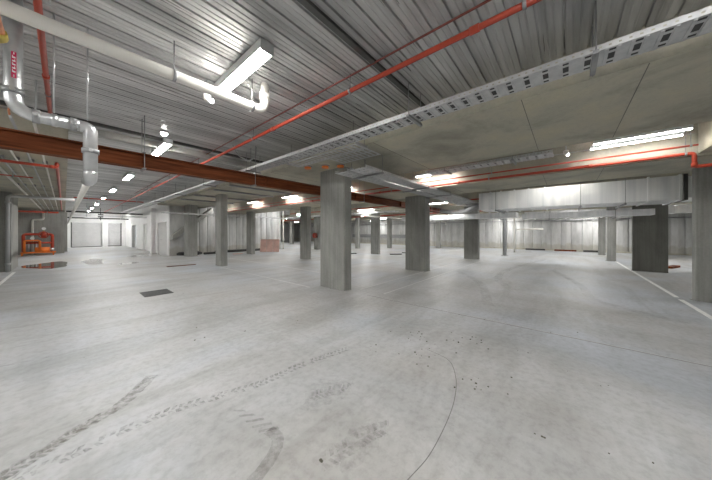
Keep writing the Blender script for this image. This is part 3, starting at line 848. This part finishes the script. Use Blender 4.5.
board(9.5, 17.5, 10.5, 16.5, .95, .1, 'pink plywood board propped up in front of the ribbed core wall')
def bag(x, y, r, label):
    s = MB(); seg, ring = 16, 9
    for i in range(ring):
        ph = math.pi*i/(ring-1)
        for k in range(seg):
            th = 2*math.pi*k/seg; q = r*(1+random.uniform(-.2, .2)) * math.sin(ph)
            s.v.append((x+q*math.cos(th), y+q*1.2*math.sin(th), max(.0, r*.42*(1+math.cos(ph)*(1+random.uniform(-.15, .1))))))
    for i in range(ring-1):
        for k in range(seg):
            s.f.append((i*seg+k, (i+1)*seg+k, (i+1)*seg+(k+1) % seg, i*seg+(k+1) % seg)); s.smooth.append(False)
    o = s.build('rubbish_bag', 'black', None, (x, y, 0)); tag(o, label, 'bag')
bag(4.85, 18.72, .26, 'crumpled black bag on the floor left of the broad pale column')
bag(5.62, 18.45, .30, 'larger crumpled black bag tight against the broad pale column')
def lying_pipe(p, q, r, mat, label, name='loose_pipe', cat='pipe'):
    o = MB().tube([(*p, r+.004), (*q, r+.004)], r, 12).build(name, mat, None, (*p, 0)); tag(o, label, cat)
lying_pipe((6.0, 18.3), (7.5, 18.5), .07, 'black', 'black pipe lying at the ribbed wall between broad and slim columns')
lying_pipe((6.9, 18.9), (10.3, 18.95), .09, 'black', 'long black pipe lying at the foot of the ribbed wall right of the slim column')
def plank(x0, y0, x1, y1, w, h, mat, label, name='timber_offcut', cat='timber'):
    s = MB().beam((x0, y0, h/2+.004), (x1, y1, h/2+.004), w, h); o = s.build(name, mat, None, ((x0+x1)/2, (y0+y1)/2, 0)); tag(o, label, cat)
plank(2.85, 13.05, 3.9, 12.95, .10, .02, 'redoxide', 'dark flat strip lying on the floor left of the slim column')
plank(7.3, 17.0, 7.9, 16.9, .14, .04, 'pink', 'short timber lying on the floor beside the pink board column')
plank(25.2, 2.6, 25.3, 1.3, .2, .12, 'black', 'dark offcut at the foot of the far wall, left of the others')
plank(25.2, .7, 25.3, -.6, .2, .12, 'redoxide', 'brown offcut at the foot of the far wall, centre')
plank(25.1, -1.0, 25.3, -2.0, .2, .14, 'dark', 'dark offcut at the foot of the far wall near the slim column')
plank(15.5, 8.8, 16.4, 8.3, .25, .05, 'dark', 'dark flat sheet lying on the far floor left of the third column')
plank(12.2, 11.6, 13.0, 11.0, .22, .05, 'dark', 'dark flat sheet lying on the far floor left of the small middle column')
plank(14.0, 8.9, 14.6, 8.4, .2, .05, 'dark', 'short dark sheet lying right of the small middle column')
plank(16.0, -3.2, 16.9, -3.6, .2, .08, 'redoxide', 'reddish timber lying on the floor right of the dark pier')

# exit sign
ex = thing('exit_sign', 'green and white running-man exit sign hanging left of the pale column', 'sign', (12.8, 17.2, 2.94))
B(12.60, 12.98, 17.18, 17.22, 2.84, 3.06).build('housing', 'housing', ex)
B(12.615, 12.965, 17.172, 17.18, 2.855, 3.045).build('sign_face', 'exitg', ex)
s = MB(); yy0, yy1 = 17.165, 17.171
s.box(12.66, 12.69, yy0, yy1, 2.99, 3.02); s.beam((12.675, 17.168, 2.98), (12.70, 17.168, 2.92), .006, .025); s.beam((12.70, 17.168, 2.92), (12.66, 17.168, 2.88), .006, .018)
s.beam((12.70, 17.168, 2.92), (12.735, 17.168, 2.88), .006, .018); s.box(12.78, 12.92, yy0, yy1, 2.88, 3.02)
s.build('pictogram', 'exitw', ex)
for x in (12.7, 12.9): MB().tube([(x, 17.2, 3.06), (x, 17.2, H)], .005, 6).build('hanger_rod', 'strut', ex)
# hose reel
hr = thing('hose_reel', 'red fire hose reel with black hose on a far column', 'hose reel', (14.05, 16.6, 1.2))
def ring(s, c, ax, R0, r, k=24):
    pts = []
    c = Vector(c); ax = Vector(ax).normalized(); a = ax.cross(Vector((0,0,1))).normalized(); b2 = Vector((0,0,1))
    for i in range(k+1): t = 2*math.pi*i/k; pts.append(c+a*R0*math.cos(t)+b2*R0*math.sin(t))
    return s.tube(pts, r, 8, caps=False)
MB().tube([(14.19, 16.6, 1.2), (13.98, 16.6, 1.2)], .08, 16).build('hub', 'red', hr)
s = MB()
for x in (14.15, 13.99): s.tube([(x-.006, 16.6, 1.2), (x+.006, 16.6, 1.2)], .22, 28)
s.build_each('disc', 'red', hr)
s = MB()
for k in range(4): ring(s, (14.03+.03*k, 16.6, 1.2), (1,0,0), .16, .02)
s.build('hose', 'black', hr)

pipe('water_pipe', 'dark pipe crossing the far end of the hall, nearer one', 'pipe', [(.1, 26.6, 2.95), (4.2, 26.6, 2.95)], .05, 'dark', hangers=[(1.2, 26.6, 2.95), (3.4, 26.6, 2.95)])
pipe('water_pipe', 'dark pipe crossing low just above the roller door', 'pipe', [(.1, 33.5, 2.78), (4.2, 33.5, 2.78)], .06, 'dark', hangers=[(2.1, 33.5, 2.78), (3.6, 33.5, 2.78)])
dj = thing('door_motor', 'small dark motor box hanging above the middle of the roller door', 'motor', (2.0, 30.0, 2.6))
B(1.85, 2.15, 29.8, 30.2, 2.75, 3.0).build('housing', 'dark', dj); MB().tube([(2.0, 30, 3.0), (2.0, 30, H)], .02, 8).build('stem', 'dark', dj); MB().tube([(2.0, 30, 2.75), (2.0, 30, 2.5)], .03, 8).build('dropper', 'dark', dj)
pipe('sprinkler_pipe', 'red branch pipe crossing the hall high beyond the fourth light', 'pipe', [(.3, 18.2, 3.18), (2.9, 18.2, 3.18)], .03, 'red', hangers=[(.8, 18.2, 3.18), (2.6, 18.2, 3.18)])
pipe('sprinkler_pipe', 'red pipe crossing above the third column under the trays', 'pipe', [(9.6, 5.3, 2.62), (14.4, 5.3, 2.62)], .03, 'red', hangers=[(10.5, 5.3, 2.62), (13.0, 5.3, 2.62)])
fd = MB().tube([(11.2, 2.66, 2.62), (11.3, 3.1, 2.5), (12.0, 3.5, 2.45), (12.8, 4.4, 2.5), (13.4, 5.2, 2.66)], .11, 14, .5).build('flexible_duct', 'strut', None, (11.2, 2.63, 2.6))
tag(fd, 'dark grey flexible duct curving off the left end of the big silver duct', 'duct')
# fire valve set in the left recess
fv = thing('valve_set', 'red fire pump and valve assembly in the left recess', 'valve assembly', (-1.1, 26.0, 0))
s = MB(); s.box(-1.75, -.35, 25.7, 25.8, .15, .22); s.box(-1.75, -.35, 26.2, 26.3, .15, .22)
for x in (-1.7, -.45):
    for y in (25.75, 26.25): s.box(x-.03, x+.03, y-.03, y+.03, 0, .15)
s.build_each('base_frame', 'orange', fv)
MB().tube([(-1.65, 26.0, .25), (-1.65, 26.0, 1.35), (-.5, 26.0, 1.35), (-.5, 26.0, .22)], .075, 14, .12).build('manifold', 'red', fv)
MB().tube([(-1.6, 25.75, .22), (-1.6, 25.75, .95), (-1.0, 25.75, .95), (-1.0, 25.75, .22)], .055, 12, .1).build('manifold', 'orange', fv)
MB().tube([(-1.65, 26.0, .8), (-.5, 26.0, .8)], .06, 12).build('crossover_pipe', 'red', fv)
MB().tube([(-1.2, 25.9, .35), (-.6, 25.9, .35)], .17, 18).build('pump', 'orange', fv)
MB().tube([(-.6, 25.9, .35), (-.42, 25.9, .35)], .10, 18).build('motor', 'galv', fv)
vb = MB().tube([(-.85, 25.92, 1.1), (-.85, 25.92, 1.3), (-.85, 25.92, 1.5)], [.1, .13, .08], 14).build('valve_body', 'red', fv)
s = MB(); ring(s, (-.85, 25.70, 1.32), (0,1,0), .2, .022)
for a in (0, 60, 120):
    dx, dz = .2*math.cos(R(a)), .2*math.sin(R(a)); s.tube([(-.85-dx, 25.70, 1.32-dz), (-.85+dx, 25.70, 1.32+dz)], .012, 6)
s.tube([(-.85, 25.70, 1.32), (-.85, 25.92, 1.32)], .02, 8)
s.build('hand_wheel', 'red', vb)
for x, z in ((-1.3, 1.1), (-.85, 1.72)):
    MB().tube([(x, 25.86, z), (x, 25.82, z)], .09, 16).build('gauge', 'label_white', fv)
    MB().tube([(x, 26.0, z-.35 if z < 1.5 else 1.35), (x, 25.86, z)], .015, 8).build('gauge_stem', 'brass', fv)
for x in (-1.45, -1.15): MB().tube([(x, 26, .8), (x, 26, .22)], .035, 10).build('riser', 'galv', fv)

# ------------------------------------------------------------------ floor items
gr = thing('drain_grate', 'dark rectangular drain grate set in the floor at left', 'drain grate', (1.48, 7.7, 0))
s = MB(); s.box(1.20, 1.75, 7.38, 7.42, 0, .008); s.box(1.20, 1.75, 7.98, 8.02, 0, .008); s.box(1.20, 1.23, 7.42, 7.98, 0, .008); s.box(1.72, 1.75, 7.42, 7.98, 0, .008)
s.build('frame', 'dark', gr)
s = MB(); x = 1.235
while x < 1.715: s.box(x, x+.014, 7.42, 7.98, 0.001, .007); x += .028
for y in (7.55, 7.7, 7.85): s.box(1.23, 1.72, y-.006, y+.006, .001, .006)
s.build('bars', 'dark', gr)
B(1.23, 1.72, 7.42, 7.98, .0005, .001).build('pit', 'black', gr)

def strip(name, pts, w, mat, label, cat, z=.0015, jitter=0, group=None, seg=1):
    s = MB(); P_ = [Vector((x, y, 0)) for x, y in pts]; L = []
    for i, p in enumerate(P_):
        d = (P_[min(i+1, len(P_)-1)]-P_[max(i-1, 0)]).normalized(); nrm = Vector((-d.y, d.x, 0))
        ww = w*(1+random.uniform(-jitter, jitter))/2; L.append((p+nrm*ww, p-nrm*ww))
    for (a, b_), (c, d) in zip(L[:-1], L[1:]):
        s.quad((b_.x, b_.y, z), (d.x, d.y, z), (c.x, c.y, z), (a.x, a.y, z))
    o = s.build(name, mat, None, (pts[0][0], pts[0][1], 0)); tag(o, label, cat, group); return o
def spline(pts, k=10):
    out = []
    P_ = [Vector((*p, 0)) for p in pts]; P_ = [P_[0]*2-P_[1]]+P_+[P_[-1]*2-P_[-2]]
    for i in range(1, len(P_)-2):
        for t in range(k):
            t /= k; a, b_, c, d = P_[i-1:i+3]
            q = .5*((2*b_)+(c-a)*t+(2*a-5*b_+4*c-d)*t*t+(3*b_-a-3*c+d)*t**3); out.append((q.x, q.y))
    out.append(tuple(P_[-2][:2])); return out
s = MB(); s.box(4.654, 4.666, -8.9, 3.6, .0005, .0015)
o = s.build('floor_joint', 'sawcut', None, (4.66, 0, 0)); tag(o, 'straight saw-cut joint in the floor running to the lower right edge', 'floor joint')
o = B(4.668, 4.684, -8.9, 3.2, .0003, .0012).build('floor_joint', 'dust', None, (4.68, 0, 0)); tag(o, 'pale grout edge beside the straight saw-cut joint', 'floor joint')
strip('floor_crack', spline([(3.0, 1.35), (2.91, 1.05), (2.62, .87), (2.3, .77), (1.98, .72), (1.6, .70), (1.34, .73)]), .006, 'sawcut', 'curved dark crack in the foreground floor', 'crack')
for a, b_, c_, d_, l in ((9.1, 25.6, -1.98, -1.90, 'white painted bay line going off past the right column'),
                         (5.0, 14.3, 4.08, 4.12, 'faint pale line between the two large centre columns'),
                         (5.0, 14.3, 3.34, 3.38, 'parallel faint pale line just before the centre columns'),
                         (-1.24, -1.16, 7.0, 15.7, 'white painted line along the left edge of the hall'),
                         (4.30, 4.34, 5.3, 11.4, 'faint pale line left of the nearest column along the hall'),
                         (6.1, 6.16, 7.0, 15.0, 'faint pale line deeper behind the nearest column')):
    o = B(a, b_, c_, d_, .0005, .002).build('painted_line', 'line' if ('right column' in l or 'left edge' in l) else 'dust', None, ((a+b_)/2, (c_+d_)/2, 0)); tag(o, l, 'floor line')
o = B(4.684, 8.85, -1.98, -1.90, .0005, .002).build('painted_line', 'line', None, (6.8, -1.94, 0)); tag(o, 'near stretch of white painted line reaching the lower right edge', 'floor line')

# tyre prints
def lugs(pts, w, label, mat='stain', pitch=.05):
    path = spline(pts, 40); s = MB(); acc = 0; last = Vector((*path[0], 0)); z = .0018; n = 0
    for p in path[1:]:
        p = Vector((*p, 0)); acc += (p-last).length
        if acc >= pitch:
            d = (p-last).normalized(); nrm = Vector((-d.y, d.x, 0)); acc = 0; n += 1
            for sg in (-1, 1):
                if random.random() < .08: continue
                off = d*(pitch*.5 if sg > 0 else 0)
                a = p+off+nrm*sg*w*.04; c = p+off+nrm*sg*w*.5+d*w*.22; l = d*pitch*random.uniform(.45, .65); k = d*pitch*.2
                quad = [a, c-k, c+l, a+l]
                if sg < 0: quad = quad[::-1]
                s.quad(*[(v.x+random.uniform(-.003, .003), v.y+random.uniform(-.003, .003), z) for v in quad])
        last = p
    o = s.build('tyre_print', mat, None, (*pts[0], 0)); tag(o, label, 'tyre mark'); return o
def blot(cx, cy, rx, ry, mat, label, z=.0016, seed=0):
    rnd = random.Random(seed); k = 30; pts = []
    for i in range(k):
        a = 2*math.pi*i/k; q = rnd.uniform(.75, 1.15); pts.append((cx+rx*q*math.cos(a), cy+ry*q*math.sin(a), z))
    s = MB(); s.v = [(cx, cy, z)]+pts; s.f = [(0, 1+i, 1+(i+1) % k) for i in range(k)]; s.smooth = [False]*k
    o = s.build('floor_stain', mat, None, (cx, cy, 0)); tag(o, label, 'stain'); return o
def tyre(pts, w, label, mat='stain', pitch=.042, skew=.35, fill=.55):
    path = spline(pts, 40); s = MB(); acc = 0; last = Vector((*path[0], 0)); z = .0018
    for p in path[1:]:
        p = Vector((*p, 0)); acc += (p-last).length
        if acc >= pitch:
            d = (p-last).normalized(); nrm = Vector((-d.y, d.x, 0)); acc = 0
            for sg in (-1, 1):
                for q0, q1 in ((.06, .22), (.27, .5)):
                    if random.random() < .12: continue
                    a = p+nrm*sg*w*q0; c = p+nrm*sg*w*q1+d*skew*w*.5; l = d*pitch*fill
                    j = Vector((random.uniform(-.004, .004), random.uniform(-.004, .004), 0))
                    quad = [a+j, c+j, c+l+j, a+l+j]
                    if sg < 0: quad = quad[::-1]
                    s.quad(*[(v.x, v.y, z) for v in quad])
        last = p
    o = s.build('tyre_print', mat, None, (*pts[0], 0)); tag(o, label, 'tyre mark'); return o
lugs([(-.45, 2.58), (-.25, 2.56), (.02, 2.54), (.25, 2.55), (.53, 2.54), (.95, 2.41), (1.26, 2.31), (1.69, 2.28), (2.09, 2.2), (2.3, 2.15)], .10, 'long chunky tyre print crossing the left foreground floor')
strip('tyre_print', spline([(-.45, 2.60), (-.25, 2.64), (-.1, 2.72), (.04, 2.81), (.19, 2.88), (.34, 2.97), (.6, 3.3)], 10), .11, 'smear', 'darker smeared tyre print rising from the lower left corner', 'tyre mark', .0011, .15)
lugs([(-.3, 2.61), (-.1, 2.70), (.04, 2.80), (.19, 2.88)], .10, 'broken tread pattern inside the smeared print at lower left', 'skid', .035)
s = MB()
for (x, y, l) in ((.95, 2.08, .07), (.965, 1.98, .10), (.98, 1.88, .12), (.99, 1.79, .13), (1.0, 1.71, .13)):
    s.quad((x-l*.45, y+.035, .0022), (x+l*.45, y-.045, .0022), (x+l*.5, y-.015, .0022), (x-l*.4, y+.06, .0022))
o = s.build('tyre_print', 'skid', None, (.97, 1.9, 0)); tag(o, 'short row of ribs leading into the brown skid mark', 'tyre mark')
strip('skid_mark', spline([(1.0, 1.72), (1.01, 1.62), (.97, 1.55), (.90, 1.50), (.80, 1.455), (.60, 1.40)], 8), .085, 'skid', 'brown curved skid mark at the bottom left of centre', 'tyre mark', .0021, .06)
blot(1.38, 1.12, .26, .13, 'stain2', 'brownish scuffed patch at the bottom, left of the curved crack', .0016, 3)
blot(1.6, 1.72, .28, .18, 'stain2', 'greyish scuffed tread patch right of the skid mark', .0013, 4)
lugs([(1.02, 1.22), (1.2, 1.18), (1.45, 1.12), (1.62, 1.04)], .14, 'faint tread print at the bottom centre', 'stain2', .05)
lugs([(1.4, 1.78), (1.62, 1.70), (1.8, 1.58)], .14, 'faint tread print right of the brown skid mark', 'stain2', .04)
for i, (pts, w, l) in enumerate([
    ([(7.49, 1.06), (9.2, 1.7), (12.0, 1.7), (16.6, .9)], .22, 'wide faint tyre arc curving away on the right floor'),
    ([(6.6, -1.5), (7.6, -.5), (9.4, -.3), (12.5, .4)], .18, 'faint tyre arc low on the right floor'),
    ([(5.6, 1.2), (7.9, 1.93), (9.85, 3.2)], .2, 'faint tyre arc passing the second large column'),
    ([(-1.2, 4.9), (-.46, 4.80), (-.03, 4.72), (.6, 4.70), (1.42, 4.55), (2.0, 4.5)], .035, 'thin dark line across the left floor before the grate')]):
    strip('dust_mark', spline(pts, 14), w, 'arc' if i < 3 else 'stain2', l, 'floor mark', .0012+i*.0001, .1)
# crumbs of dirt
s = MB()
for (cx, cy, n, sp_) in ((2.63, 1.89, 5, .05), (3.27, 1.72, 12, .12), (3.66, 1.05, 14, .12), (2.57, .65, 10, .10), (2.26, .13, 3, .02), (2.47, 3.39, 3, .04), (1.08, 1.22, 2, .01), (2.9, 1.35, 14, .22), (4.6, .6, 10, .6), (3.2, -.4, 10, .6), (1.5, 4.5, 12, 1.2)):
    for k in range(n):
        x, y = random.gauss(cx, sp_), random.gauss(cy, sp_); q = random.uniform(.004, .011)
        pts = [(x+q*math.cos(t*1.05)*random.uniform(.7, 1.2), y+q*math.sin(t*1.05)*random.uniform(.7, 1.2)) for t in range(6)]
        s.prism(pts, 0.0005, q*.6)
o = s.build('dirt_crumbs', 'speck'); tag(o, 'dark crumbs of dirt scattered on the foreground floor', 'dirt', kind='stuff')
# puddles
def puddle(cx, cy, rx, ry, rot, label, seed):
    rnd = random.Random(seed); k = 40; pts = []
    ph = [rnd.uniform(0, 6.28) for _ in range(4)]
    for i in range(k):
        a = 2*math.pi*i/k; q = 1+.22*math.sin(2*a+ph[0])+.14*math.sin(3*a+ph[1])+.08*math.sin(5*a+ph[2])
        x, y = rx*q*math.cos(a), ry*q*math.sin(a); pts.append((cx+x*math.cos(rot)-y*math.sin(rot), cy+x*math.sin(rot)+y*math.cos(rot)))
    s = MB().prism(pts, .0003, .0022); o = s.build('water_puddle', 'water', None, (cx, cy, 0)); tag(o, label, 'puddle')
puddle(-.45, 17.8, .55, 1.9, .1, 'shiny puddle in front of the left recess', 1)
puddle(.98, 18.4, .42, 1.7, .05, 'bright shiny puddle in the hall right of the recess', 2)
puddle(3.1, 20.6, .5, .5, 0, 'small glinting puddle before the hall doorways', 3)
puddle(2.1, 16.0, .5, .3, .4, 'small damp puddle in the middle of the hall', 4)

# ------------------------------------------------------------------ world, camera
w = D.worlds.new('World'); bpy.context.scene.world = w; w.use_nodes = True
w.node_tree.nodes['Background'].inputs[0].default_value = (.75, .8, .85, 1)
w.node_tree.nodes['Background'].inputs[1].default_value = .3
cam = D.cameras.new('camera'); co = D.objects.new('camera', cam); COL.objects.link(co)
F = 247.6
cam.sensor_fit = 'HORIZONTAL'; cam.sensor_width = 36; cam.lens = 36*F/712
cam.shift_y = -(240-232)/712     # level camera, horizon at row 232
cam.clip_start = .05; cam.clip_end = 200
yaw = math.atan2(.763, .647)
co.location = (0, 0, 1.5); co.rotation_euler = (R(90), 0, -yaw)
sc = bpy.context.scene; sc.camera = co
sc.view_settings.view_transform = 'Standard'; sc.view_settings.look = 'None'
sc.view_settings.exposure = 2.27; sc.view_settings.gamma = 1; sc.view_settings.use_curve_mapping = False
